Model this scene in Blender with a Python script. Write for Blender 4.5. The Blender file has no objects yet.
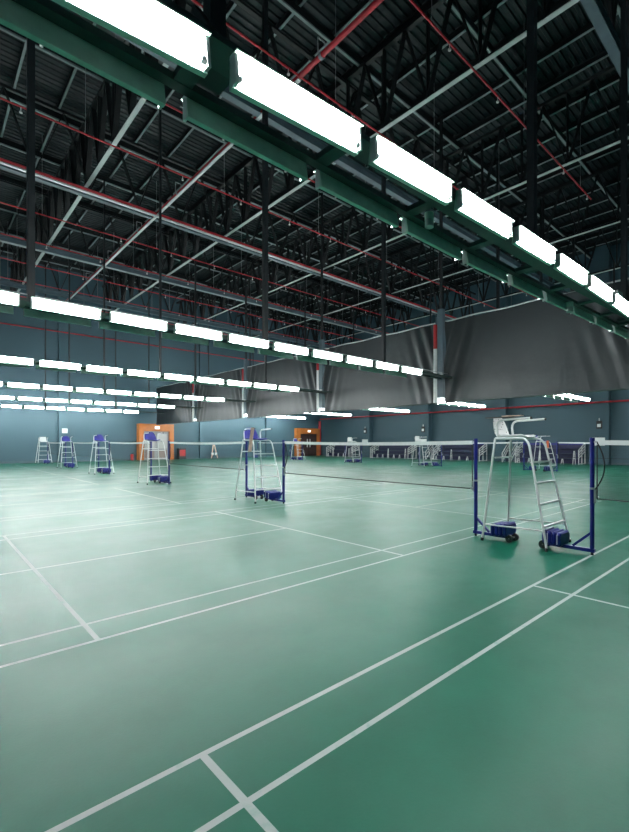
import bpy, math, random
from mathutils import Vector, Matrix
random.seed(7)
S = bpy.context.scene
COL = S.collection
PI = math.pi

# ------------------------------------------------------------------ materials
def nt(name):
    m = bpy.data.materials.new(name); m.use_nodes = True
    t = m.node_tree; b = t.nodes['Principled BSDF']
    return m, t, b
def mat(name, col, rough=.5, metal=0.0, noise=0.0, scale=8.0, spec=.5, coat=0.0):
    m, t, b = nt(name)
    b.inputs['Roughness'].default_value = rough
    b.inputs['Metallic'].default_value = metal
    b.inputs['Specular IOR Level'].default_value = spec
    b.inputs['Coat Weight'].default_value = coat
    if noise > 0:
        tc = t.nodes.new('ShaderNodeTexCoord'); n = t.nodes.new('ShaderNodeTexNoise')
        n.inputs['Scale'].default_value = scale; n.inputs['Detail'].default_value = 5
        r = t.nodes.new('ShaderNodeValToRGB')
        r.color_ramp.elements[0].position = .3; r.color_ramp.elements[1].position = .7
        r.color_ramp.elements[0].color = tuple(c*(1-noise) for c in col)+(1,)
        r.color_ramp.elements[1].color = tuple(min(1, c*(1+noise)) for c in col)+(1,)
        t.links.new(tc.outputs['Object'], n.inputs['Vector'])
        t.links.new(n.outputs['Fac'], r.inputs['Fac']); t.links.new(r.outputs['Color'], b.inputs['Base Color'])
    else:
        b.inputs['Base Color'].default_value = tuple(col)+(1,)
    return m
def emis(name, col, s):
    m, t, b = nt(name)
    b.inputs['Base Color'].default_value = (.8, .8, .8, 1)
    b.inputs['Emission Color'].default_value = tuple(col)+(1,); b.inputs['Emission Strength'].default_value = s
    return m
M = {}
M['white_paint'] = mat('white_paint', (.72, .74, .74), .35, noise=.06)
M['white_plastic'] = mat('white_plastic', (.75, .77, .77), .4)
M['blue_paint'] = mat('blue_paint', (.008, .012, .16), .3, noise=.15)
M['blue_seat'] = mat('blue_seat', (.010, .011, .2), .4, noise=.12)
M['blue_weight'] = mat('blue_weight', (.007, .012, .16), .35, noise=.2)
M['blue_fabric'] = mat('blue_fabric', (.010, .014, .06), .6, noise=.15)
M['black'] = mat('black_rubber', (.012, .013, .015), .5)
M['steel'] = mat('brushed_steel', (.5, .53, .54), .35, .8)
M['wood'] = mat('pale_board', (.62, .42, .33), .5, noise=.15)
M['dark_board'] = mat('dark_board', (.035, .035, .035), .5)
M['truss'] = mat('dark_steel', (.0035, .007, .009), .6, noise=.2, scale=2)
M['chord'] = mat('grey_steel', (.24, .29, .3), .5, noise=.15, scale=2)
M['bright_chord'] = mat('pale_steel', (.45, .5, .5), .5, noise=.1, scale=2)
M['beam'] = mat('blue_steel', (.06, .10, .125), .5, noise=.15, scale=2)
M['hanger'] = mat('dark_hanger', (.007, .012, .015), .5, noise=.15)
M['red_pipe'] = mat('red_pipe', (.5, .02, .035), .4, noise=.12)
M['pale_pipe'] = mat('pale_pipe', (.6, .6, .6), .4, noise=.1)
M['rod'] = mat('galvanised_rod', (.35, .38, .4), .4, .5)
M['conduit'] = mat('conduit', (.5, .53, .54), .4, .3)
M['frame'] = mat('lamp_frame', (.02, .045, .04), .45, noise=.15)
M['green_back'] = mat('green_housing', (.58, .78, .68), .4, noise=.1)
M['reflector'] = mat('white_reflector', (.8, .82, .82), .4)
M['tube'] = emis('fluorescent_tube', (.95, 1.0, .995), 142.0)
M['lamp'] = emis('lit_lamp', (.95, 1, 1), 2.2)
M['orange'] = mat('orange_timber', (.55, .17, .035), .4, noise=.14, scale=1.5)
M['brown'] = mat('brown_door', (.045, .022, .02), .4, noise=.2)
M['door_grey'] = mat('door_grey', (.32, .33, .34), .4, noise=.1)
M['sensor'] = mat('sensor_shell', (.5, .56, .54), .4)
M['red'] = mat('red_enamel', (.45, .02, .025), .35)
M['tape'] = mat('net_tape', (.8, .82, .82), .6, noise=.05)
M['cord'] = mat('net_cord', (.012, .018, .02), .7)
M['orange_strap'] = mat('orange_strap', (.7, .13, .03), .5)
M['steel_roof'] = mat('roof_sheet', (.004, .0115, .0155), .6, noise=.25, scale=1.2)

# painted wall, with faint vertical panel joints
def wall_mat():
    m, t, b = nt('teal_wall')
    tc = t.nodes.new('ShaderNodeTexCoord'); n = t.nodes.new('ShaderNodeTexNoise')
    n.inputs['Scale'].default_value = .35; n.inputs['Detail'].default_value = 6
    r = t.nodes.new('ShaderNodeValToRGB')
    r.color_ramp.elements[0].color = (.036, .082, .108, 1); r.color_ramp.elements[1].color = (.044, .098, .128, 1)
    t.links.new(tc.outputs['Object'], n.inputs['Vector']); t.links.new(n.outputs['Fac'], r.inputs['Fac'])
    t.links.new(r.outputs['Color'], b.inputs['Base Color'])
    b.inputs['Roughness'].default_value = .6
    return m
M['wall'] = wall_mat()
def floor_mat():
    m, t, b = nt('green_vinyl')
    tc = t.nodes.new('ShaderNodeTexCoord')
    n = t.nodes.new('ShaderNodeTexNoise'); n.inputs['Scale'].default_value = .55; n.inputs['Detail'].default_value = 8
    n.inputs['Roughness'].default_value = .65
    r = t.nodes.new('ShaderNodeValToRGB')
    r.color_ramp.elements[0].position = .3; r.color_ramp.elements[1].position = .72
    r.color_ramp.elements[0].color = (.002, .082, .050, 1); r.color_ramp.elements[1].color = (.006, .124, .078, 1)
    t.links.new(tc.outputs['Object'], n.inputs['Vector']); t.links.new(n.outputs['Fac'], r.inputs['Fac'])
    t.links.new(r.outputs['Color'], b.inputs['Base Color'])
    n2 = t.nodes.new('ShaderNodeTexNoise'); n2.inputs['Scale'].default_value = .9; n2.inputs['Detail'].default_value = 10; n2.inputs['Roughness'].default_value = .68
    mr = t.nodes.new('ShaderNodeMapRange'); mr.inputs[1].default_value = .3; mr.inputs[2].default_value = .7; mr.inputs[3].default_value = .33; mr.inputs[4].default_value = .46
    t.links.new(tc.outputs['Object'], n2.inputs['Vector']); t.links.new(n2.outputs['Fac'], mr.inputs[0])
    t.links.new(mr.outputs[0], b.inputs['Roughness'])
    b.inputs['Specular IOR Level'].default_value = .2
    n3 = t.nodes.new('ShaderNodeTexNoise'); n3.inputs['Scale'].default_value = 60; n3.inputs['Detail'].default_value = 3
    bp = t.nodes.new('ShaderNodeBump'); bp.inputs['Strength'].default_value = .06; bp.inputs['Distance'].default_value = .01
    t.links.new(tc.outputs['Object'], n3.inputs['Vector']); t.links.new(n3.outputs['Fac'], bp.inputs['Height'])
    t.links.new(bp.outputs['Normal'], b.inputs['Normal'])
    return m
M['floor'] = floor_mat()
def line_mat():
    m, t, b = nt('court_line_paint')
    tc = t.nodes.new('ShaderNodeTexCoord')
    n = t.nodes.new('ShaderNodeTexNoise'); n.inputs['Scale'].default_value = 9; n.inputs['Detail'].default_value = 6
    r = t.nodes.new('ShaderNodeValToRGB')
    r.color_ramp.elements[0].position = .28; r.color_ramp.elements[1].position = .45
    r.color_ramp.elements[0].color = (.2, .33, .29, 1); r.color_ramp.elements[1].color = (.36, .40, .395, 1)
    t.links.new(tc.outputs['Object'], n.inputs['Vector']); t.links.new(n.outputs['Fac'], r.inputs['Fac'])
    t.links.new(r.outputs['Color'], b.inputs['Base Color'])
    b.inputs['Roughness'].default_value = .5
    return m
M['line'] = line_mat()
def curtain_mat():
    m, t, b = nt('dark_tarpaulin')
    tc = t.nodes.new('ShaderNodeTexCoord')
    n = t.nodes.new('ShaderNodeTexNoise'); n.inputs['Scale'].default_value = .8; n.inputs['Detail'].default_value = 8
    r = t.nodes.new('ShaderNodeValToRGB')
    r.color_ramp.elements[0].color = (.014, .019, .022, 1); r.color_ramp.elements[1].color = (.022, .028, .031, 1)
    t.links.new(tc.outputs['Object'], n.inputs['Vector']); t.links.new(n.outputs['Fac'], r.inputs['Fac'])
    t.links.new(r.outputs['Color'], b.inputs['Base Color'])
    b.inputs['Roughness'].default_value = .46; b.inputs['Specular IOR Level'].default_value = .35
    w = t.nodes.new('ShaderNodeTexNoise'); w.inputs['Scale'].default_value = 3.0; w.inputs['Detail'].default_value = 7
    bp = t.nodes.new('ShaderNodeBump'); bp.inputs['Strength'].default_value = .22; bp.inputs['Distance'].default_value = .05
    t.links.new(tc.outputs['Object'], w.inputs['Vector']); t.links.new(w.outputs['Fac'], bp.inputs['Height'])
    t.links.new(bp.outputs['Normal'], b.inputs['Normal'])
    return m
M['curtain'] = curtain_mat()
def shell_mat():
    # white plastic seat shell with rows of dark perforations
    m, t, b = nt('perforated_shell')
    tc = t.nodes.new('ShaderNodeTexCoord'); mp = t.nodes.new('ShaderNodeMapping')
    v = t.nodes.new('ShaderNodeTexVoronoi'); v.inputs['Scale'].default_value = 22; v.inputs['Randomness'].default_value = .15
    r = t.nodes.new('ShaderNodeValToRGB'); r.color_ramp.interpolation = 'CONSTANT'
    r.color_ramp.elements[0].color = (.03, .03, .03, 1); r.color_ramp.elements[1].position = .2
    r.color_ramp.elements[1].color = (.72, .72, .72, 1)
    t.links.new(tc.outputs['Object'], mp.inputs['Vector']); t.links.new(mp.outputs['Vector'], v.inputs['Vector'])
    t.links.new(v.outputs['Distance'], r.inputs['Fac']); t.links.new(r.outputs['Color'], b.inputs['Base Color'])
    b.inputs['Roughness'].default_value = .4
    return m
M['shell'] = shell_mat()

# ------------------------------------------------------------------ mesh builder
class MB:
    def __init__(s): s.v = []; s.f = []; s.m = []; s.sm = []
    def add(s, vs, fs, mi=0, smooth=False):
        o = len(s.v); s.v += [tuple(p) for p in vs]
        for f in fs: s.f.append([i+o for i in f]); s.m.append(mi); s.sm.append(smooth)
    def box(s, x0, x1, y0, y1, z0, z1, mi=0):
        s.add([(x0,y0,z0),(x1,y0,z0),(x1,y1,z0),(x0,y1,z0),(x0,y0,z1),(x1,y0,z1),(x1,y1,z1),(x0,y1,z1)],
              [(0,3,2,1),(4,5,6,7),(0,1,5,4),(1,2,6,5),(2,3,7,6),(3,0,4,7)], mi)
    def rbox(s, x0, x1, y0, y1, z0, z1, c=.02, mi=0):
        # box with chamfered vertical and horizontal edges (octagonal section in XZ swept along Y, ends inset)
        def ring(y, k):
            d = c
            return [(x0+d+k,y,z0+k),(x1-d-k,y,z0+k),(x1-k,y,z0+d+k),(x1-k,y,z1-d-k),(x1-d-k,y,z1-k),(x0+d+k,y,z1-k),(x0+k,y,z1-d-k),(x0+k,y,z0+d+k)]
        rs = [ring(y0, c*.6), ring(y0+c*.6, 0), ring(y1-c*.6, 0), ring(y1, c*.6)]
        vs = [p for r in rs for p in r]; fs = []
        for a in range(3):
            for i in range(8):
                j = (i+1) % 8; fs.append((a*8+i, a*8+j, (a+1)*8+j, (a+1)*8+i))
        fs.append(tuple(range(8))[::-1] if False else tuple(range(7, -1, -1))); fs.append(tuple(range(24, 32)))
        s.add(vs, fs, mi)
    def bar(s, a, b, w, h=None, mi=0):
        # rectangular bar between two points
        h = h or w; a = Vector(a); b = Vector(b); d = (b-a).normalized()
        up = Vector((0,0,1)) if abs(d.z) < .95 else Vector((0,1,0))
        r = d.cross(up).normalized(); u = r.cross(d)
        vs = []
        for p in (a, b):
            for sx, sy in ((-1,-1),(1,-1),(1,1),(-1,1)): vs.append(p + r*sx*w/2 + u*sy*h/2)
        s.add(vs, [(3,2,1,0),(4,5,6,7),(0,1,5,4),(1,2,6,5),(2,3,7,6),(3,0,4,7)], mi)
    def tube(s, pts, r, n=8, mi=0):
        pts = [Vector(p) for p in pts]; k = len(pts); vs = []; ref = None
        for i in range(k):
            d = (pts[min(i+1,k-1)]-pts[max(i-1,0)]).normalized()
            if ref is None:
                ref = Vector((0,0,1)) if abs(d.z) < .9 else Vector((1,0,0))
            x = (ref - d*ref.dot(d)).normalized(); y = d.cross(x); ref = x
            for j in range(n):
                a = 2*PI*j/n; vs.append(pts[i] + x*math.cos(a)*r + y*math.sin(a)*r)
        fs = []
        for i in range(k-1):
            for j in range(n):
                q = (j+1) % n; fs.append((i*n+j, i*n+q, (i+1)*n+q, (i+1)*n+j))
        s.add(vs, fs, mi, True)
        s.add(vs[:n], [tuple(range(n-1,-1,-1))], mi); s.add(vs[-n:], [tuple(range(n))], mi)
    def mesh(s, name, mats):
        me = bpy.data.meshes.new(name); me.from_pydata(s.v, [], s.f)
        for m in mats if isinstance(mats, (list, tuple)) else [mats]: me.materials.append(m)
        me.polygons.foreach_set('material_index', s.m); me.polygons.foreach_set('use_smooth', s.sm)
        me.update(); return me
    def build(s, name, mats, parent=None, label=None):
        return obj(name, s.mesh(name, mats), parent, label)

def obj(name, me, parent=None, label=None, loc=None):
    o = bpy.data.objects.new(name, me); COL.objects.link(o)
    if parent: o.parent = parent
    if label: o['label'] = label
    if loc: o.location = loc
    return o
def tag(o, label, cat, group=None, kind=None):
    o['label'] = label; o['category'] = cat
    if group: o['group'] = group
    if kind: o['kind'] = kind
    return o
def thing(name, label, cat, loc=(0,0,0), rz=0, group=None):
    o = bpy.data.objects.new(name, None); COL.objects.link(o); o.empty_display_size = .2
    o.location = loc; o.rotation_euler = (0,0,rz); return tag(o, label, cat, group)
def struct(o, label=None, cat=None):
    o['kind'] = 'structure'
    o['label'] = label or 'part of the hall'
    o['category'] = cat or 'structure'
    return o
def copy_tree(o, parent=None):
    c = o.copy(); COL.objects.link(c)
    if parent: c.parent = parent
    for ch in list(o.children): copy_tree(ch, c)
    return c
def bez(a, b, c, n=6):
    a, b, c = Vector(a), Vector(b), Vector(c)
    return [a*(1-t)**2 + b*2*t*(1-t) + c*t*t for t in [i/n for i in range(n+1)]]
ORD = ['first','second','third','fourth','fifth','sixth','seventh','eighth','ninth','tenth','eleventh','twelfth','thirteenth','fourteenth','fifteenth']

# ------------------------------------------------------------------ layout constants (metres)
PITCH = 8.1; GAP = 2.0
XN, XF, YR, YL, ZR = -9.6, 29.8, -11.0, 44.2, 16.7     # back wall, far wall, right wall, left wall, roof
BANK2 = 18.4
CURT = 9.0

# ------------------------------------------------------------------ setting
def court_rects(xc, y0):
    w = .02; R = []
    for x in (-6.7, -5.94, -1.98, 1.98, 5.94, 6.7): R.append((xc+x-w, xc+x+w, y0-w, y0+6.1+w))
    for y in (0, .46, 5.64, 6.1): R.append((xc-6.7-w, xc+6.7+w, y0+y-w, y0+y+w))
    for sx in (-1, 1):
        a, b = sorted((sx*1.98, sx*6.7)); R.append((xc+a, xc+b, y0+3.05-w, y0+3.05+w))
    return R
rects = []
for k in range(6):
    rects += court_rects(0, -6.1 + PITCH*k); rects += court_rects(BANK2, -6.1 + PITCH*k)
xs = sorted({round(c, 4) for r in rects for c in r[:2]} | {XN-.2, XF+.2})
ys = sorted({round(c, 4) for r in rects for c in r[2:]} | {YR-.2, YL+.2})
fb = MB(); nx, ny = len(xs), len(ys)
fb.v = [(x, y, 0) for y in ys for x in xs]
for j in range(ny-1):
    for i in range(nx-1):
        cx, cy = (xs[i]+xs[i+1])/2, (ys[j]+ys[j+1])/2
        on = any(r[0] < cx < r[1] and r[2] < cy < r[3] for r in rects)
        fb.f.append([j*nx+i, j*nx+i+1, (j+1)*nx+i+1, (j+1)*nx+i]); fb.m.append(1 if on else 0); fb.sm.append(False)
struct(fb.build('floor', [M['floor'], M['line']]), 'green vinyl sports floor with white badminton court lines', 'floor')
b = MB(); b.box(XN-.3, XN, YR-.3, YL+.3, 0, ZR); struct(b.build('wall_back', M['wall']), 'teal painted wall behind the viewer', 'wall')
b = MB(); b.box(XF, XF+.3, YR-.3, YL+.3, 0, ZR); struct(b.build('wall_far', M['wall']), 'teal painted end wall beyond the dark curtain', 'wall')
b = MB(); b.box(XN, XF, YR-.3, YR, 0, ZR); struct(b.build('wall_right', M['wall']), 'teal painted wall to the side of the courts', 'wall')
b = MB(); b.box(XN, XF, YL, YL+.3, 0, ZR); struct(b.build('wall_left', M['wall']), 'teal painted long wall with the orange door portal', 'wall')
# profiled roof deck: shallow trapezoid ribs running across the purlins
b = MB(); y = YR-.3; step = .3; vs = []
prof = []
while y < YL+.3:
    prof += [(y, ZR), (y+.12, ZR), (y+.15, ZR+.05), (y+.27, ZR+.05)]; y += step
for (yy, zz) in prof: vs += [(XN-.3, yy, zz), (XF+.3, yy, zz)]
b.add(vs, [(2*i, 2*i+1, 2*i+3, 2*i+2) for i in range(len(prof)-1)], 0)
b.box(XN-.3, XF+.3, YR-.3, YL+.3, ZR+.12, ZR+.2)
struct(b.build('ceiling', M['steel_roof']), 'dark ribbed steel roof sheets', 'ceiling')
n_trim = [0]
def trim(mb, m, label):
    n_trim[0] += 1
    return struct(mb.build('trim_%d' % n_trim[0], m), label, 'trim')
b = MB(); b.box(XN, XF, YL-.04, YL, 0, .15); struct(b.build('baseboard_left', M['beam']), 'low dark baseboard of the long wall', 'baseboard')
b = MB(); b.box(XF-.04, XF, YR, YL, 0, .15); struct(b.build('baseboard_far', M['beam']), 'low dark baseboard of the end wall', 'baseboard')
for yy in (9.2, 17.7, 26.3, 34.9):
    b = MB(); b.box(XF-.55, XF, yy-.55, yy+.55, 0, ZR)
    trim(b, M['wall'], 'square teal pilaster on the end wall')
for xx in (1.7, 14.0, 22.0):
    b = MB(); b.box(xx-.38, xx+.38, YL-.25, YL, 0, ZR)
    trim(b, M['wall'], 'flat teal pilaster on the long wall')

# ------------------------------------------------------------------ roof purlins, joists, trusses
bJ = MB(); bJ.box(-.045, .045, YR, YL, 0, .05); bJ.box(-.012, .012, YR, YL, .05, .24); bJ.box(-.045, .045, YR, YL, .24, .28)
meJ = bJ.mesh('roof_joist', M['truss'])
bJ2 = MB(); bJ2.box(-.04, .04, YR, YL, 0, .03, 0); bJ2.box(-.012, .012, YR, YL, .03, .24, 1); bJ2.box(-.04, .04, YR, YL, .24, .28, 1)
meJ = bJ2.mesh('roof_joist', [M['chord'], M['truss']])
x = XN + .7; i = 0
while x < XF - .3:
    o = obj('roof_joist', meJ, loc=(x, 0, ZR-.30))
    tag(o, 'slender grey-edged steel joist straight under the dark roof sheets', 'joist', 'roof joists')
    x += 1.55; i += 1
bP = MB(); bP.box(XN, XF, -.05, .05, 0, .06, 0); bP.box(XN, XF, -.015, .015, .06, .34, 1)
meP = bP.mesh('roof_purlin', [M['chord'], M['truss']])
y = YR + 1.55; i = 0
while y < YL - .5:
    o = obj('roof_purlin', meP, loc=(0, y, ZR-.66))
    tag(o, 'grey steel purlin crossing under the roof joists', 'purlin', 'roof purlins')
    y += 3.9; i += 1

ZB = 13.0; ZT = ZR-.78
wl = {}
def web_mesh(dx, dy, dz, t):
    key = (round(dx, 3), round(dy, 3), round(dz, 3), t)
    if key not in wl:
        m = MB(); a = Vector((0,0,0)); c = Vector((dx, dy, dz))
        off = Vector((.045, 0, 0)) if abs(dy) > abs(dx) or dx == 0 else Vector((0, .045, 0))
        m.bar(a-off, c-off, t, t*.5); m.bar(a+off, c+off, t, t*.5)
        wl[key] = m.mesh('web', M['truss'])
    return wl[key]
def angle_bar(m, a, c, w, t, mi=0):
    a = Vector(a); c = Vector(c); d = (c-a).normalized(); side = d.cross(Vector((0,0,1))).normalized()
    m.bar(a, c, w, t, mi)                                    # horizontal leg
    m.bar(a+Vector((0,0,w*.45)), c+Vector((0,0,w*.45)), t, w*.9, 1)   # upright leg
CHX = [-8.5, -1.85, 4.7, 11.35, 18.0, 24.6]
def ytruss(x, label):
    t = thing('roof_truss', label, 'truss', (x, 0, ZB), 0, 'roof trusses across the hall')
    m = MB(); angle_bar(m, (0, YR, 0), (0, YL, 0), .15, .02); m.build('bottom_chord', [M['bright_chord'], M['truss']], t, 'pale grey bottom chord')
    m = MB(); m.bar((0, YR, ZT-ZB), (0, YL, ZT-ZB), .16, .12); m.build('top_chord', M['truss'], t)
    n = 28; p = (YL-YR)/n; H = ZT-ZB
    me1, me2, me3 = web_mesh(0, p/2, H, .09), web_mesh(0, p/2, -H, .09), web_mesh(0, 0, H, .08)
    for k in range(n):
        y0 = YR+k*p
        obj('web', me1, t, None, (0, y0, 0)); obj('web', me2, t, None, (0, y0+p/2, H))
        obj('web', me3, t, None, (0, y0, 0))
for k, x in enumerate(CHX):
    ytruss(x, ['steel roof truss just behind the viewer, over the back wall end',
               'steel roof truss whose pale chord crosses behind the nearest light row at left',
               'steel roof truss meeting the nearest light row at mid-length',
               'steel roof truss just beyond the dark dividing curtain',
               'steel roof truss over the second bank of courts',
               'steel roof truss closest to the end wall'][k])
def xtruss(y, label, mm):
    t = thing('roof_girder', label, 'girder', (0, y, ZB-.45), 0, 'girders along the hall')
    m = MB(); m.bar((XN, 0, 0), (XF, 0, 0), .26, .03, 0); m.bar((XN, 0, .15), (XF, 0, .15), .03, .3, 1); m.bar((XN, 0, .3), (XF, 0, .3), .26, .03, 1)
    m.build('lower_beam', [M['chord'] if mm else M['beam'], M['beam']], t, 'blue-grey lower beam')
    m = MB(); H = ZT-ZB+.45-.14; m.bar((XN, 0, H), (XF, 0, H), .16, .1); m.build('top_chord', M['truss'], t)
    n = 20; p = (XF-XN)/n; H2 = H-.3
    me1, me2 = web_mesh(p/2, 0, H2, .08), web_mesh(p/2, 0, -H2, .08)
    for k in range(n):
        x0 = XN+k*p
        obj('web', me1, t, None, (x0, 0, .3)); obj('web', me2, t, None, (x0+p/2, 0, H))
for k, y in enumerate((1.6, 10.8, 20.6, 29.0, 37.6)):
    xtruss(y, ['blue-grey girder high over the nearest light row', 'blue-grey girder high over the second light row',
               'blue-grey girder beside the pale sprinkler main', 'blue-grey girder over the fourth light row',
               'blue-grey girder closest to the long teal wall'][k], k == 3)

# ------------------------------------------------------------------ sprinkler pipes
meRod = MB(); meRod.tube([(0,0,0),(0,0,3.8)], .009, 5); meRod = meRod.mesh('hanger_rod', M['rod'])
hb = MB(); hb.tube([(0,0,0),(0,0,-.16)], .014, 6); hb.tube([(0,0,-.16),(0,0,-.2)], .045, 8); meHead = hb.mesh('sprinkler_head', M['pale_pipe'])
def pipe_x(y, z, x0, x1, r, label, m='red_pipe', heads=True):
    t = thing('sprinkler_pipe', label, 'pipe', (0, y, z), 0, 'red sprinkler branch pipes')
    b = MB(); b.tube([(x0,0,0),(x1,0,0)], r, 8); b.build('pipe', M[m], t)
    x = x0+1.2; k = 0
    while x < x1:
        if k % 2 == 0: obj('hanger_rod', meRod, t, None, (x, 0, 0))
        if heads: obj('sprinkler_head', meHead, t, 'pale sprinkler head', (x+.8, 0, 0))
        x += 2.6; k += 1
    return t
yy = [-3.0, .85, 4.75, 8.6, 12.6, 16.1, 24.1, 28.0, 32.0, 36.0, 40.0]
lab = ['thin red sprinkler pipe over the far side of the nearest court', 'thin red sprinkler pipe directly above the nearest light row',
       'thin red sprinkler pipe ending short in the dark roof', 'thin red sprinkler pipe closely over the second light row', 'thin red sprinkler pipe over the second court away',
       'thin red sprinkler pipe on the near side of the pale main', 'thin red sprinkler pipe on the far side of the pale main', 'thin red sprinkler pipe beside the blue-grey girder',
       'thin red sprinkler pipe beyond the fourth light row', 'thin red sprinkler pipe two before the long wall', 'thin red sprinkler pipe nearest to the long wall']
for y, l in zip(yy, lab):
    pipe_x(y, 12.6, XN+.3, 14.0 if y in (4.75, 8.6) else XF-.3, .03 if y > 2 else .026, l)
t = thing('sprinkler_main', 'thick sprinkler main with pale pink sheen running along the hall', 'pipe', (0, 20.0, 12.55))
b = MB(); b.tube([(XN+.2,0,0),(XF-.2,0,0)], .07, 10); b.build('pipe', M['red_pipe'], t)
b = MB(); b.bar((XN+.2,-.04,-.13),(XF-.2,-.04,-.13), .15, .05); b.build('sheen_strip', M['conduit'], t, 'pale strip standing for the lit underside of the pipe')  # pale strip added below the red pipe to imitate its underside lit by the lamps
t = thing('sprinkler_main', 'thick red sprinkler main crossing the hall above all light rows', 'pipe', (.92, 0, 12.62))
b = MB(); b.tube([(0,YR+.2,0),(0,YL-1.5,0)], .075, 10); b.build('pipe', M['red_pipe'], t)
b = MB(); b.bar((-.02,8.6,-.11),(-.02,YL-1.5,-.11), .11, .03); b.build('sheen_strip', M['conduit'], t, 'pale strip standing for the highlight under the farther length')  # highlight from the lamps below, modelled as a pale strip on the farther length
meClamp = MB(); meClamp.tube([(0,-.05,0),(0,.05,0)], .1, 10); meClamp.bar((-.12,0,0),(-.12,0,.45),.03); meClamp.bar((.12,0,0),(.12,0,.45),.03); meClamp.bar((-.12,0,.45),(.12,0,.45),.03)
meClamp = meClamp.mesh('pipe_clamp', M['rod'])
for y in range(-8, 42, 5): obj('pipe_clamp', meClamp, t, 'pale pipe clamp', (0, y+.6, 0))
b = MB(); b.tube([(XN+.2, YL-.25, 11.2), (XF-.2, YL-.25, 11.2)], .05, 8)
tag(b.build('wall_pipe', M['red_pipe']), 'red pipe running high along the long teal wall', 'pipe')
b = MB(); b.tube([(XF-.7, YR+.2, 4.8), (XF-.7, YL-.9, 4.7)], .07, 8)
tag(b.build('wall_pipe', M['red_pipe']), 'red pipe running along the end wall below the curtain', 'pipe')
b = MB(); b.tube([(XF-.25, YL-.3, .1), (XF-.25, YL-.3, 4.5)], .16, 10)
tag(b.build('riser_pipe', M['red_pipe']), 'thick red upright pipe in the corner beside the brown door', 'pipe')

# ------------------------------------------------------------------ light rows
LSTEP = 1.375; LLEN = 1.2
def fixture_meshes():
    # local: X along the row, front faces -Y, z up from the lower edge
    h = .19; tilt = .035
    tr = MB()                                              # tray: back plate (white inside, green outside) + lips + hood
    tr.add([(0, 0, 0), (LLEN, 0, 0), (LLEN, -tilt, h), (0, -tilt, h)], [(0,1,2,3)], 0)
    tr.add([(0, .03, 0), (LLEN, .03, 0), (LLEN, .03-tilt, h), (0, .03-tilt, h)], [(3,2,1,0)], 1)
    tr.box(0, LLEN, -.02, .03, -.012, 0, 1)
    tr.box(0, LLEN, -tilt-.075, .03-tilt, h, h+.012, 1)
    tr.add([(0,0,0),(0,.03,0),(0,.03-tilt,h),(0,-tilt,h)], [(0,1,2,3)], 1)
    tr.add([(LLEN,0,0),(LLEN,.03,0),(LLEN,.03-tilt,h),(LLEN,-tilt,h)], [(3,2,1,0)], 1)
    tubes = []
    for k in (0, 1):
        z = .05 + .09*k; yq = -tilt*z/h-.035
        tb = MB(); tb.tube([(.05, yq, z), (LLEN-.05, yq, z)], .019, 8); tubes.append(tb)
    ec = MB(); ec.box(0, .022, -.075, -.0, .0, h, 0)
    for z in (.05, .14): ec.tube([(.0, -.045, z), (.055, -.045, z)], .024, 8)
    return tr, tubes, ec
tr, tubes, ec = fixture_meshes()
FM = [M['reflector'], M['green_back']]
meTray = tr.mesh('housing', FM); meTube = [tubes[0].mesh('tube', M['tube']), tubes[1].mesh('tube', M['tube'])]; meCap = ec.mesh('end_cap', M['white_plastic'])
ecr = MB(); ecr.box(-.022, 0, -.075, 0, 0, .19, 0)
for z in (.05, .14): ecr.tube([(-.055, -.045, z), (0, -.045, z)], .024, 8)
meCapR = ecr.mesh('end_cap', M['white_plastic'])
al = MB(); al.add(tr.v, tr.f, 0)
al.m = list(tr.m)
for tb in tubes: al.add(tb.v, tb.f, 2, True)
meSmall = al.mesh('fluorescent_light', FM+[M['tube']])
ROWN = ['nearest', 'second', 'third', 'fourth', 'fifth', 'sixth']
def fixture(x, y, z, side, detailed, label, group):
    rz = 0 if side < 0 else PI
    loc = (x, y, z) if side < 0 else (x+LLEN, y, z)
    if detailed:
        t = thing('fluorescent_light', label, 'ceiling light', loc, rz, group)
        obj('housing', meTray, t)
        for m in meTube: obj('tube', m, t)
        obj('end_cap', meCap, t, None, (0,0,0)); obj('end_cap', meCapR, t, None, (LLEN,0,0))
        return t
    o = obj('fluorescent_light', meSmall, None, None, loc); o.rotation_euler = (0,0,rz)
    return tag(o, label, 'ceiling light', group)
def zrow(r, x, bank): return 4.30 + (.03+.055*(x+3)-.005*(x+3)**2 if (r == 0 and bank == 1) else .03 if bank == 1 else .22)
def zleft(r, x, bank): return 4.34+.03*max(0, x+1) if (r == 0 and bank == 1) else zrow(r, x, bank)
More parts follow.
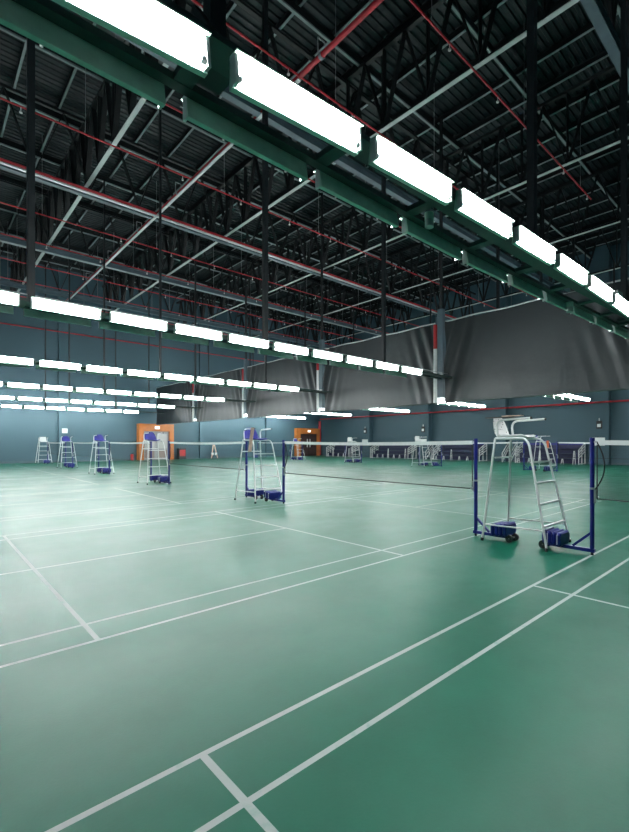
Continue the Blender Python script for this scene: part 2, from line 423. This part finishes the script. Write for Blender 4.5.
def light_row(r, bank):
    yb = PITCH*r; xc = 0 if bank == 1 else BANK2
    x0, x1 = xc-7.1, (CURT+.55 if bank == 1 else xc+7.2)
    nm = ROWN[r]
    lab = ('dark green light frame of the %s overhead row, hung on dark posts' % nm) if bank == 1 else ('dark light frame of the %s row beyond the curtain' % nm)
    t = thing('light_gantry', lab, 'light frame', (0, yb, 0), 0, 'long overhead light frames')
    Z = lambda x: zleft(r, x, bank)+.13
    def lbar(ya, yc, hgt, name, m, lb=None, dz=0):
        q = MB(); n = 12; vs = []
        for i in range(n+1):
            x = x0+(x1-x0)*i/n; z = Z(x)+dz
            vs += [(x,ya,z),(x,yc,z),(x,yc,z+hgt),(x,ya,z+hgt)]
        fs = [(i*4+k, i*4+4+k, i*4+4+(k+1)%4, i*4+(k+1)%4) for i in range(n) for k in range(4)]
        q.add(vs, fs+[(0,1,2,3), (n*4+3,n*4+2,n*4+1,n*4)])
        return q.build(name, M[m], t, lb)
    lbar(.60, .86, .05, 'rail', 'frame'); lbar(1.17, 1.27, .06, 'rail', 'frame')
    if bank == 1 and r < 2:
        lbar(.90, .925, .02, 'conduit', 'conduit', 'pale thin conduit', .2)
    k0 = -1
    for k in range(k0, 11 if bank == 1 else 10):
        x = xc-5.48+LSTEP*k-.0875
        if x < x0 or x > x1-.3: continue
        q = MB(); q.box(x-.07, x+.07, .82, 1.2, Z(x)+.004, Z(x)+.065); q.build('crossbar', M['frame'], t)
    hx = [(-5.42), 0.0, 5.0] if bank == 1 else [xc-5, xc, xc+5]
    for x in hx:
        hw = .062 if r < 2 else .04
        q = MB(); q.box(x-hw, x+hw, .94-hw, .94+hw, Z(x)+.02, ZT); q.box(x-.11, x+.11, .80, 1.08, Z(x)+.01, Z(x)+.10)
        q.build('hanger_post', M['hanger'], t)
    if bank == 1 and r == 0:
        for k in range(k0, 9):
            x = -5.48+LSTEP*k-.0875
            q = MB(); q.bar((x, .62, Z(x)+.03), (x, .93, Z(x)+.42), .06, .05); q.build('gusset', M['hanger'], t)
    for k in (range(-1, 9)):
        x = xc-5.48+LSTEP*k
        n = ORD[k+1]
        for side in (-1, 1):
            y = yb+.56 if side < 0 else yb+1.31
            det = bank == 1 and r < 2
            if bank == 1:
                l = ('%s lit fluorescent panel from the camera end of the %s overhead row' % (n, nm)) if side < 0 else \
                    ('green-backed light panel facing away, %s from camera end of the %s overhead row' % (n, nm))
            else:
                l = ('small lit panel, %s along the %s light row beyond the curtain' % (n, nm)) if side < 0 else \
                    ('light panel turned away, %s along the %s row beyond the curtain' % (n, nm))
            zf = zrow if side < 0 else zleft
            o = fixture(x, y, zf(r, x if side < 0 else x+LLEN, bank), side, det, l, 'fluorescent light panels')
            if r == 0 and bank == 1:
                sl = (zf(0, x+LLEN, 1)-zf(0, x, 1))/LLEN; o.rotation_euler.y = -sl if side < 0 else sl
for r in range(6):
    light_row(r, 1)
for r in range(6):
    light_row(r, 2)
# little devices hung under the nearest light frame
def sensor(x, y, z, h, w, label):
    t = thing('motion_sensor', label, 'sensor', (x, y, z-h))
    q = MB(); q.tube([(0,0,.0),(0,0,.02),(0,0,h*.55),(0,0,h*.56)], w*.5, 12); q.build('lens', M['sensor'], t)
    q = MB(); q.tube([(0,0,h*.5),(0,0,h)], w*.52, 12); q.build('cap', M['green_back'], t, 'green cap')
sensor(-2.66, 1.0, zleft(0,-2.66,1)+.14, .17, .11, 'pale green canister sensor hanging under the nearest light frame')
sensor(2.35, 1.23, zleft(0,2.35,1)+.13, .2, .14, 'small pale sensor under the nearest light frame, further along')
t = thing('wall_speaker', 'white square box mounted by the far part of the nearest light row', 'speaker', (4.2, .93, 4.85))
q = MB(); q.rbox(-.17, .17, -.14, .0, .0, .30, .02); q.build('cabinet', M['sensor'], t)
q = MB(); q.bar((0,0,.15),(.0,.0,1.0),.03); q.build('bracket', M['hanger'], t)

# ------------------------------------------------------------------ dividing curtain and its hanging columns
COLY = [1.4, 9.35, 17.7, 26.2, 34.4]
def curtain(ya, yb, label, sa, sb):
    q = MB(); nu = max(30, int((yb-ya)*14)); nv = 30; zt, zb = 6.95, 3.42
    rnd = random.Random(int(ya*10)); ph = [rnd.uniform(0, 6.28) for _ in range(8)]
    for j in range(nv+1):
        v = j/nv
        for i in range(nu+1):
            u = i/nu; y = ya+(yb-ya)*u
            dA, dB = (y-ya), (yb-y)
            bunch = 0
            for d, on in ((dA, sa), (dB, sb)):
                if on:
                    # drapes swept to the column from a higher point further out
                    s = d + (v-.35)*1.1
                    bunch += math.exp(-(d/1.25)**2)*.075*math.sin(s*10+ph[0])*(.35+.65*math.sin(PI*min(1, v+.1)))
            dx = .03*math.sin(y*.7+ph[1]+v*1.2)+.007*math.sin(y*2.3+ph[2]-v*2.1)+.003*math.sin(y*6.3+ph[3]+v*1.5)
            dx += .015*math.sin(v*4+y*.6+ph[4])
            sag = .025*math.sin(PI*u*3+ph[5])
            z = zt-(zt-zb)*v + sag*(1-v)*.6 + .03*math.sin(y*1.7+ph[6])*v
            q.v.append((CURT+dx+bunch, y, z))
    for j in range(nv):
        for i in range(nu):
            a = j*(nu+1)+i; q.f.append([a, a+1, a+nu+2, a+nu+1]); q.m.append(0); q.sm.append(True)
    t = thing('curtain', label, 'curtain', (0, 0, 0), 0, 'dark dividing curtain panels')
    q.build('cloth', M['curtain'], t)
    e = MB(); e.tube([(CURT, ya+(yb-ya)*k/20, 6.98+.02*math.sin(k*.9)) for k in range(21)], .03, 6); e.build('rail_cable', M['conduit'], t, 'pale cable along the top')
    e = MB(); e.tube([(CURT, ya+(yb-ya)*k/20, 3.42) for k in range(21)], .025, 6); e.build('bottom_hem', M['frame'], t)
segs = [(-8, COLY[0]-.2), (COLY[0]+.25, COLY[1]-.22), (COLY[1]+.32, COLY[2]-.22), (COLY[2]+.32, COLY[3]-.22), (COLY[3]+.32, COLY[4]-.22), (COLY[4]+.32, 43.2)]
cl = ['end panel of dark tarpaulin curtain past the nearest light row', 'broad dark tarpaulin curtain panel between the nearest and second light rows',
      'dark tarpaulin curtain panel between the second and third light rows', 'dark tarpaulin curtain panel between the third and fourth light rows',
      'grey-lit tarpaulin curtain panel between the fourth and fifth light rows', 'grey-lit tarpaulin curtain panel reaching the long teal wall']
for i, ((a, c), l) in enumerate(zip(segs, cl)): curtain(a, c, l, i > 0, i < 5)
for i, y in enumerate(COLY):
    t = thing('hanging_column', 'dark hanging post with red and white pipe where the %s light row meets the curtain' % ROWN[i], 'column', (CURT, y, 3.44), 0, 'hanging posts in the curtain line')
    q = MB(); q.box(-.1, .1, -.14, .14, .25, 4.1); q.build('post', M['beam'], t)
    q = MB(); q.box(-.045, .045, -.06, .06, 4.1, ZT-3.44); q.build('hanger_rod', M['truss'], t)
    q = MB(); q.tube([(-.05, .26, 0), (-.05, .26, 2.38)], .1, 12); q.build('white_pipe', M['white_paint'], t, 'white lower pipe')
    q = MB(); q.tube([(-.05, .26, 2.385), (-.05, .26, 3.45)], .1, 12); q.build('red_pipe', M['red'], t, 'red upper pipe')
    q = MB(); q.box(-.2, -.12, -.2, .42, 1.18, 1.24); q.box(-.2, .1, .12, .18, 1.18, 1.24); q.build('clamp', M['steel'], t)
    q = MB(); q.box(-.12, .1, -.17, .08, .06, .2); q.build('emergency_lamp', M['lamp'], t, 'small lit lamp at the foot')

# ------------------------------------------------------------------ nets, posts, umpire chairs
HP = 1.75
def post_template():
    t = thing('net_post', 'x', 'net post')
    q = MB(); q.tube([(0,0,.05),(0,0,HP-.03)], .032, 12); q.tube([(0,0,HP-.05),(0,0,HP)], .038, 12); q.build('pole', M['blue_paint'], t)
    q = MB(); q.box(-.03, .03, -.04, .66, .045, .095); q.build('base_arm', M['blue_paint'], t)
    q = MB(); q.bar((0, .0, .34), (0, .28, .1), .035, .035); q.build('brace', M['blue_paint'], t)
    w = MB()
    for k in range(4):
        y0 = .40+k*.075
        w.rbox(-.2, .2, y0, y0+.068, .08+.008*k, .29+.008*k, .035)
    w.box(-.16, .16, .41, .69, .11, .28)
    ww = w.build('weight', M['blue_weight'], t, 'ribbed blue ballast block')
    st = MB()
    for k in range(2): st.box(-.205, -.199, .44+k*.15, .45+k*.15, .12, .27)
    st.build('stripe', M['white_paint'], ww, 'pale edge stripe')
    for sx in (-1, 1):
        q = MB(); q.tube([(sx*.10-.02, .71, .065), (sx*.10+.02, .71, .065)], .065, 14); q.build('wheel', M['black'], t)
    q = MB(); q.bar((-.12,.71,.065),(.12,.71,.065),.02); q.bar((0,.62,.07),(0,.72,.065),.04); q.build('axle', M['steel'], t)
    q = MB(); q.tube([(0,0,0),(0,0,.05)], .022, 10); q.build('foot', M['black'], t)
    q = MB(); q.box(-.02, .02, -.055, -.03, .78, .98); q.tube([(.0,-.06,.86),(.07,-.06,.86)], .018, 8); q.tube([(0,.0,.98),(0,.0,1.01)], .038, 10); q.build('winch', M['steel'], t, 'silver winch cleat')
    q = MB(); q.bar((0,-.02,HP-.06),(0,-.07,HP-.06),.03,.03); q.build('pulley', M['steel'], t)
    return t
def net_mesh_parts():
    L = 6.1-.14
    tape = MB(); n = 24
    def ztop(y): return HP-.035-.03*math.sin(PI*y/L)
    vs = []
    for i in range(n+1):
        y = L*i/n; z = ztop(y)
        vs += [(-.006,y,z-.07),(.006,y,z-.07),(.006,y,z),(-.006,y,z)]
    fs = []
    for i in range(n):
        for j in range(4): fs.append((i*4+j, i*4+(j+1)%4, i*4+4+(j+1)%4, i*4+4+j))
    fs += [(0,1,2,3)[::-1], tuple(n*4+j for j in range(4))]
    tape.add(vs, fs)
    mesh = MB(); D = .80; s = .0003
    def pt(y, v): return ztop(y)-.07-D*v + .02*math.sin(PI*y/L)*v
    ny_ = int(L/.024)
    for i in range(ny_+1):
        y = L*i/ny_
        mesh.bar((0,y,pt(y,0)),(0,y,pt(y,1)), s*2, s*2)
    nz_ = 32
    for j in range(nz_+1):
        v = j/nz_
        for i in range(12):
            ya, yb = L*i/12, L*(i+1)/12
            mesh.bar((0,ya,pt(ya,v)),(0,yb,pt(yb,v)), s*2, s*2)
    cord = MB()
    cord.tube([(0, L*i/n, pt(L*i/n, 1)) for i in range(n+1)], .010, 6)
    cord.tube([(0, 0, pt(0, 0)), (0, 0, pt(0, 1))], .009, 6); cord.tube([(0, L, pt(L, 0)), (0, L, pt(L, 1))], .009, 6)
    tie = MB()
    for ya, yb in ((-.055, 0), (L, L+.055)): tie.tube([(0,ya,HP-.06),(0,yb,HP-.06)], .006, 6)
    loose = MB(); loose.tube([(.0,L+.0,HP-.06)] + bez((0,L,HP-.08),(0,L-.22,HP-.45),(0,L+.03,.98), 10)[1:], .011, 6)
    return [('tape', tape.mesh('tape', M['tape'])), ('netting', mesh.mesh('netting', M['cord'])), ('edge_cord', cord.mesh('edge_cord', M['cord'])), ('tie', tie.mesh('tie', M['tape'])), ('loose_cord', loose.mesh('loose_cord', M['black']))]
NP = net_mesh_parts()
CN = ['closest', 'second', 'third', 'fourth', 'fifth', 'sixth']
post0 = post_template(); used = [0]
def place_post(x, y, rz, label):
    o = post0 if not used[0] else copy_tree(post0); used[0] = 1
    o.location = (x, y, 0); o.rotation_euler = (0,0,rz); tag(o, label, 'net post', 'blue net posts')
def place_net(x, y, label):
    t = thing('badminton_net', label, 'net', (x, y+.07, 0), 0, 'badminton nets')
    for n, me in NP: obj(n, me, t)
for k in range(6):
    y0 = -6.1+PITCH*k
    if k > 0: place_post(0, y0, PI, 'blue wheeled net post on the farther side of the %s umpire chair' % CN[k-1])
    place_post(0, y0+6.1, 0, 'blue wheeled net post on the camera side of the %s umpire chair' % CN[k])
    place_net(0, y0, ['badminton net running out of view past the closest umpire chair', 'badminton net between the closest and second umpire chairs', 'badminton net between the second and third umpire chairs',
                      'badminton net between the third and fourth umpire chairs', 'badminton net between the fourth and fifth umpire chairs', 'badminton net between the fifth and sixth umpire chairs'][k])
for k in range(1, 6):
    y0 = -6.1+PITCH*k
    place_post(BANK2, y0, PI, 'blue net post of the second bank, starting end of the %s net there' % ORD[k-1])
    place_post(BANK2, y0+6.1, 0, 'blue net post of the second bank, closing end of the %s net there' % ORD[k-1])
    place_net(BANK2, y0, 'badminton net beyond the curtain line, %s of the second bank' % ORD[k-1])

def chair_template(kind):
    # faces -Y; origin on the floor under the seat centre.  kind: 'shell' white perforated or 'blue' padded
    t = thing('umpire_chair', 'x', 'umpire chair')
    r = .019; zs = 1.75
    for sx in (-1, 1):
        xt, xb = sx*.28, sx*.45
        q = MB(); q.tube([(xb, .57, .03), (xt, .42, zs)], r, 10); q.build('leg', M['white_paint'], t)
        top = [(xt, .42, zs), (xt, -.02, zs)] + bez((xt, -.05, zs), (xt+sx*.005, -.17, zs), (xt+sx*.025, -.215, zs-.14), 6) + [(xb, -.56, .03)]
        q = MB(); q.tube(top, r, 10); q.build('leg', M['white_paint'], t)
        q = MB(); q.tube([(sx*.425, .545, .28), (sx*.425, -.485, .30)], .013, 8); q.build('side_rail', M['white_paint'], t)
        for yb in (.572, -.562):
            q = MB(); q.tube([(xb+sx*.004, yb, 0), (xb, yb, .05)], .027, 10); q.build('rubber_foot', M['black'], t, 'black rubber foot')
    for z in (.36, .70, 1.03, 1.36):
        f = (1.58-z)/1.55; x = .305+.145*f; y = -.215-.345*f
        q = MB(); q.box(-x, x, y-.025, y+.025, z-.012, z+.012); q.build('rung', M['white_paint'], t)
    for z in (1.42,):
        x = .28+.17*(zs-z)/zs; q = MB(); q.tube([(-x, .36+.21*(zs-z)/zs, z), (x, .36+.21*(zs-z)/zs, z)], .015, 8); q.build('rear_rail', M['white_paint'], t)
    for y in (.38, .05):
        q = MB(); q.tube([(-.28, y, zs-.005), (.28, y, zs-.005)], .015, 8); q.build('seat_rail', M['white_paint'], t)
    # seat pan and back shell: a swept profile with rounded top
    sm = M['shell'] if kind == 'shell' else M['blue_seat']
    pan = MB(); n = 10
    def ring(y, z, w, th, up):
        pts = []
        for k in range(n+1):
            a = -1+2*k/n; pts.append((a*w, y-(up*.05*a*a), z+(.03*a*a if not up else 0)))
        return pts
    prof = [(-.08,.005,.20),(-.03,.02,.235),(.1,.015,.24),(.33,.01,.24),(.43,.02,.235)]
    def skin(mb, prof, up):
        rows = [ring(y, zs+z+.02, w, 0, up) for (y, z, w) in prof]
        thk = Vector((0,0,-.025)) if not up else Vector((0,.022,0))
        off = len(rows)*(n+1); vs = [p for r_ in rows for p in r_] + [tuple(Vector(p)+thk) for r_ in rows for p in r_]; fs = []
        R_ = len(rows)
        for j in range(R_-1):
            for k in range(n):
                a = j*(n+1)+k; fs.append((a, a+1, a+n+2, a+n+1)); fs.append((off+a, off+a+n+1, off+a+n+2, off+a+1))
        edge = [k for k in range(n+1)] + [j*(n+1)+n for j in range(1,R_)] + [(R_-1)*(n+1)+k for k in range(n-1,-1,-1)] + [j*(n+1) for j in range(R_-2,0,-1)]
        for a, c in zip(edge, edge[1:]+edge[:1]): fs.append((a, off+a, off+c, c))
        mb.add(vs, fs, 0, True)
    skin(pan, prof, False); pan.build('seat', M['white_plastic'] if kind == 'shell' else M['blue_seat'], t, None)
    bk = MB(); skin(bk, [(.43,.02,.235),(.48,.06,.235),(.51,.16,.225),(.54,.27,.19),(.555,.33,.15),(.56,.36,.09)], True)
    bk.build('backrest', sm, t, 'white perforated backrest' if kind == 'shell' else 'blue backrest')
    for sx in (-1, 1):
        x = sx*.27
        path = [(x, .37, zs), (x, .39, zs+.2)] + bez((x, .39, zs+.2), (x, .39, zs+.31), (x, .27, zs+.315), 6)[1:] + [(x, -.22, zs+.33)]
        q = MB(); q.tube(path, .019, 10); q.build('armrest', M['white_paint'], t)
        q = MB(); q.tube([(x, -.215, zs+.33), (x, -.235, zs+.33)], .021, 10); q.build('armrest_tip', M['black'], t, 'black armrest tip')
    return t
def board_flat(t):
    b_ = MB(); b_.box(-.31, -.21, .08, .60, 2.10, 2.118); b_.build('writing_board', M['dark_board'], t, 'dark writing board')
    b_ = MB(); b_.box(-.315, -.20, -.06, .28, 2.119, 2.133); b_.build('pad', M['wood'], t, 'pale wooden clip pad')
def board_hang(t):
    b_ = MB(); b_.bar((-.33, -.2, 2.1), (-.36, -.1, 1.42), .1, .016); b_.build('writing_board', M['wood'], t, 'pale writing board hanging down')
def front_pad(t, m, lb):
    b_ = MB(); b_.box(-.21, .21, .40, .43, 1.82, 2.14); b_.build('notice_board', M[m], t, lb)
GR = 'white umpire chairs'
shell = chair_template('shell'); tag(shell, 'white umpire chair with perforated white back, beside the closest blue net post', 'umpire chair', GR)
shell.location = (.19, 1.14, 0)
blue = chair_template('blue')
blue_copy = [blue]
def put_blue(x, y, label):
    if blue_copy: o = blue_copy.pop()
    else: o = copy_tree(blue_src)
    o.location = (x, y, 0); tag(o, label, 'umpire chair', GR); return o
blue_src = blue
# copies first (before extra boards are added to single chairs)
def clone(src, x, y, label):
    o = copy_tree(src); o.location = (x, y, 0); tag(o, label, 'umpire chair', GR); return o
c3 = clone(blue, -.2, 17.25, 'white umpire chair with blue back standing before the glazed orange portal')
c4 = clone(blue, -.1, 25.35, 'white umpire chair with round blue back, fourth along the near net line')
c5 = clone(blue, -.1, 33.4, 'white umpire chair with blue back below the small white wall notice')
c6 = clone(shell, -.1, 41.5, 'distant white umpire chair with square white board, last by the long wall')
d2 = clone(blue, BANK2+.9, 9.2, 'white umpire chair with blue and orange seat, seen behind the closest umpire chair')
d3 = clone(shell, BANK2-.9, 17.2, 'distant white umpire chair in front of the bleachers, beside a pilaster')
d4 = clone(shell, BANK2, 25.3, 'distant white umpire chair with white square board in front of the bleachers')
d5 = clone(blue, BANK2+.2, 33.4, 'distant white umpire chair just beside the brown double door')
blue.location = (-.1, 9.2, 0); tag(blue, 'white umpire chair with blue back and pale board hanging from one arm', 'umpire chair', GR)
board_flat(shell); board_hang(blue)
b_ = MB(); b_.box(-.2, .1, -.2, -.18, 1.35, 1.80); b_.build('strap', M['orange_strap'], d2, 'orange cloth over the seat front')
front_pad(c6, 'white_plastic', 'square white board'); front_pad(d4, 'white_plastic', 'square white board'); front_pad(d3, 'white_plastic', 'square white board')

# ------------------------------------------------------------------ far-wall bleachers
def bleacher(y0, y1, label):
    t = thing('bleacher', label, 'bleacher', (XF-2.1, (y0+y1)/2, 0), 0, 'blue bleachers along the end wall')
    h = (y1-y0)/2
    for k in range(3):
        x = .05+k*.45; z = .45+k*.38
        q = MB(); q.rbox(x, x+.32, -h, h, z-.05, z, .015); q.build('seat_plank', M['blue_fabric'], t)
        q = MB(); q.box(x+.3, x+.33, -h, h, z-.38, z-.05); q.build('riser_board', M['blue_fabric'], t)
    q = MB(); q.box(1.38, 1.42, -h, h, .9, 1.62); q.build('back_panel', M['blue_fabric'], t)
    q = MB(); q.box(1.33, 1.37, -h, h, 1.5, 1.66); q.build('top_rail', M['blue_weight'], t, 'bright blue top rail')
    for s in (-1, 1):
        q = MB(); y = s*(h+.02)
        for k in range(4):
            q.bar((0, y, .5+k*.2), (1.3, y, 1.0+k*.22), .045, .06)
        q.bar((0, y, 0), (0, y, 1.12), .05); q.bar((1.3, y, 0), (1.3, y, 1.68), .05); q.bar((.65, y, 0), (.65, y, 1.4), .05); q.bar((0, y, .06), (1.3, y, .06), .05)
        q.build('end_frame', M['white_paint'], t, 'white sloping end frame')
    n = max(3, int((y1-y0)/.75))
    for k in range(n):
        y = -h+.3+(2*h-.6)*k/(n-1)
        q = MB(); hh = .42 if k % 3 else 1.05
        q.bar((-.06, y-.1, 0), (-.02, y-.03, hh), .035); q.bar((-.06, y+.1, 0), (-.02, y+.03, hh), .035); q.bar((-.03, y-.08, hh*.45), (-.03, y+.08, hh*.45), .03)
        q.build('support_frame', M['white_paint'], t, 'white support frame')
for (a, c), l in zip([(10.3, 15.4), (18.9, 23.9), (27.2, 32.6), (35.8, 40.2)],
                     ['blue bleacher with white sloping ends behind the closest umpire chair', 'blue bleacher seen behind the closest court net',
                      'blue bleacher between the two pilasters with lit wall lamps', 'blue bleacher closest to the brown double door']):
    bleacher(a, c, l)
def steps(y, label):
    t = thing('access_steps', label, 'steps', (XF-2.0, y, 0), 0, 'white access steps by the bleachers')
    for s in (-1, 1):
        q = MB(); q.bar((0, s*.38, 0), (1.2, s*.38, 1.25), .05, .08); q.bar((1.2, s*.38, 0), (1.2, s*.38, 1.75), .05); q.bar((0, s*.38, 0), (0, s*.38, .8), .05); q.bar((0, s*.38, .8), (1.2, s*.38, 1.75), .045, .05); q.bar((0, s*.38, .45), (1.2, s*.38, 1.45), .04, .05)
        q.build('side_frame', M['white_paint'], t)
    for k in range(4):
        q = MB(); x = .15+k*.3; q.box(x-.12, x+.12, -.38, .38, .2+k*.3-.02, .2+k*.3+.02); q.build('tread', M['blue_fabric'], t, 'dark tread')
steps(16.3, 'white access steps beside the pilaster, seen through the closest umpire chair')
steps(24.6, 'white access steps beside the pilaster with the white board')

# ------------------------------------------------------------------ doors and wall items
def portal(x0, x1, n, kind):
    yf = YL-.75; zt = 3.5; w = .42
    t = thing('door_portal', 'orange timber door surround with %s' % ('glazed grey doors, behind the third umpire chair' if kind == 'g' else 'dark brown double door and long white handles'), 'door surround', (0, YL, 0), 0)
    q = MB(); q.box(x0, x0+w, -.75, -.006, 0, zt); q.build('jamb', M['orange'], t)
    q = MB(); q.box(x1-w, x1, -.75, -.006, 0, zt); q.build('jamb', M['orange'], t)
    q = MB(); q.box(x0+w, x1-w, -.75, -.006, zt-.72, zt); q.build('header', M['orange'], t)
    xa, xb = x0+w, x1-w; xm = (xa+xb)/2; zd = zt-.72
    for a, c in ((xa, xm-.01), (xm+.01, xb)):
        q = MB()
        if kind == 'g':
            q.box(a, c, -.5, -.44, 0, zd)
            d = q.build('door_leaf', M['door_grey'], t)
            q = MB(); q.box(a+.15, c-.15, -.515, -.5, 1.1, zd-.25); q.build('panel', mat('frosted_pane', (.5, .5, .49), .25), d, 'pale frosted panel')
            q = MB(); q.box(a+.15, c-.15, -.515, -.5, .2, .95); q.build('panel', M['brown'] if False else mat('lower_panel', (.28, .22, .2), .5), d, 'brownish lower panel')
        else:
            q.box(a, c, -.6, -.54, 0, zd)
            d = q.build('door_leaf', M['brown'], t)
            q = MB(); q.box(a+.12, c-.12, -.615, -.6, .25, 1.1); q.box(a+.12, c-.12, -.615, -.6, 1.25, zd-.2); q.build('panel', mat('door_panel', (.06, .03, .028), .35), d)
            hx = c-.2 if a == xa else a+.2
            q = MB(); q.box(hx-.06, hx+.06, -.70, -.66, 1.1, 2.15); q.box(hx-.02, hx+.02, -.66, -.6, 1.2, 1.24); q.box(hx-.02, hx+.02, -.66, -.6, 2.0, 2.04); q.build('handle', M['white_paint'], d, 'long white handle')
    e = thing('exit_sign', 'small lit sign on the orange header %s' % ('over the glazed doors' if kind == 'g' else 'over the brown double door'), 'sign', (xm, yf-.01, zt-.5))
    q = MB(); q.box(-.22, .22, -.05, 0, 0, .26); q.build('case', M['white_plastic'], e)
    q = MB(); q.box(-.19, .19, -.06, -.05, .03, .23); q.build('lit_face', M['lamp'], e)
portal(7.55, 10.75, 1, 'g')
portal(25.75, 29.2, 2, 'b')
def box_item(name, label, cat, loc, size, m, parts):
    t = thing(name, label, cat, loc)
    q = MB(); q.rbox(-size[0]/2, size[0]/2, -size[1]/2, size[1]/2, 0, size[2], .01); q.build('body', M[m], t)
    for pn, (x0,x1,y0,y1,z0,z1), pm in parts:
        q = MB(); q.box(x0,x1,y0,y1,z0,z1); q.build(pn, M[pm], t)
box_item('wall_notice', 'small white wall notice above the fifth umpire chair', 'notice', (1.75, YL-.29, 2.5), (.4, .06, .4), 'white_plastic', [('sheet', (-.17,.17,-.04,-.03,.03,.37), 'tape')])
box_item('hydrant_cabinet', 'dark red hydrant cabinet on the floor beside the glazed portal', 'cabinet', (11.7, YL-.3, 0), (.7, .45, 1.1), 'black', [('door', (-.28,.28,-.245,-.225,.3,.95), 'red')])
t = thing('fire_extinguisher', 'red fire extinguisher on the floor before the orange glazed portal', 'extinguisher', (7.0, YL-.5, 0))
q = MB(); q.tube([(0,0,0),(0,0,.02),(0,0,.5),(0,0,.58)], .13, 12); q.build('cylinder', M['red'], t)
q = MB(); q.tube([(0,0,.58),(0,0,.68)], .04, 8); q.bar((-.02,0,.68),(.18,0,.74),.04); q.build('valve', M['black'], t)
q = MB(); q.tube(bez((.05,0,.65),(.3,0,.6),(.22,0,.2),8), .02, 6); q.build('hose', M['black'], t)
t = thing('folding_easel', 'pale folding stand with two spread legs leaning by the long wall', 'stand', (14.9, YL-.8, 0))
for s in (-1, 1):
    q = MB(); q.bar((s*.35, -.15, 0), (s*.06, .05, 1.45), .09, .06); q.build('leg', M['wood'], t)
    q = MB(); q.box(s*.2-.1, s*.2+.1, -.12, .02, .35, .62); q.build('pad', M['white_paint'], t)
q = MB(); q.bar((0,.3,0),(0,.06,1.4),.06); q.build('rear_leg', M['black'], t)
def pil_item(y, label1, label2):
    t = thing('wall_lamp', label1, 'lamp', (XF-.55, y, 2.75), 0, 'lamps on the end wall pilasters')
    q = MB(); q.rbox(-.1, 0, -.2, .2, 0, .6, .02); q.build('case', M['black'], t)
    q = MB(); q.box(-.115, -.1, -.13, .13, .12, .36); q.build('lit_face', M['white_paint'], t, 'white lower face')
    q = MB(); q.bar((-.05,0,.6),(-.05,0,.8),.06); q.build('bracket', M['steel'], t)
    t = thing('wall_board', label2, 'board', (XF-.55, y+.05, 1.45))
    q = MB(); q.box(-.06, 0, -.45, .45, 0, .62); q.build('panel', M['white_plastic'], t)
    q = MB(); q.box(-.065, -.06, -.4, .4, .05, .57); q.build('sheet', M['tape'], t)
pil_item(9.3, 'black and white device on the pilaster closest to the viewer', 'white board on the pilaster behind the closest net post')
pil_item(26.4, 'black and white device on the third pilaster of the end wall', 'white board on the pilaster behind the second-bank umpire chair')
pil_item(35.0, 'black and white device on the pilaster near the brown door', 'white board on the pilaster near the brown door')
for y in (6.9, 6.2):
    t = thing('spot_lamp', 'small round lit spot lamp under the end wall pipe, %s of the pair' % ('farther' if y > 6.5 else 'nearer'), 'lamp', (XF-.3, y, 3.55))
    q = MB(); q.tube([(-.12,0,0),(0,0,0)], .1, 10); q.build('case', M['black'], t)
    q = MB(); q.tube([(-.14,0,0),(-.12,0,0)], .08, 10); q.build('lens', M['lamp'], t)
    q = MB(); q.bar((0,0,0),(.3,0,0),.04); q.build('bracket', M['black'], t)

# ------------------------------------------------------------------ camera, world, view
cam = bpy.data.cameras.new('camera'); co = bpy.data.objects.new('camera', cam); COL.objects.link(co)
th = .7708
co.location = (-7.0, -2.3526, 1.677)
co.rotation_euler = (PI/2, 0, th-PI/2)
W, H = 629, 832
cam.sensor_width = 36; cam.sensor_fit = 'AUTO'; cam.lens = 446.04/H*36
cam.shift_x = (W/2-378.6)/H; cam.shift_y = (442.7-H/2)/H
cam.clip_start = .05; cam.clip_end = 200
S.camera = co

w = bpy.data.worlds.new('world'); S.world = w; w.use_nodes = True
w.node_tree.nodes['Background'].inputs[0].default_value = (.5, .7, .8, 1); w.node_tree.nodes['Background'].inputs[1].default_value = .02
S.view_settings.view_transform = 'Standard'; S.view_settings.look = 'None'; S.view_settings.gamma = 1; S.view_settings.use_curve_mapping = False
S.view_settings.exposure = 0.0
S.cycles.use_denoising = True
S.cycles.max_bounces = 6; S.cycles.diffuse_bounces = 4; S.cycles.glossy_bounces = 3
S.cycles.sample_clamp_indirect = 8
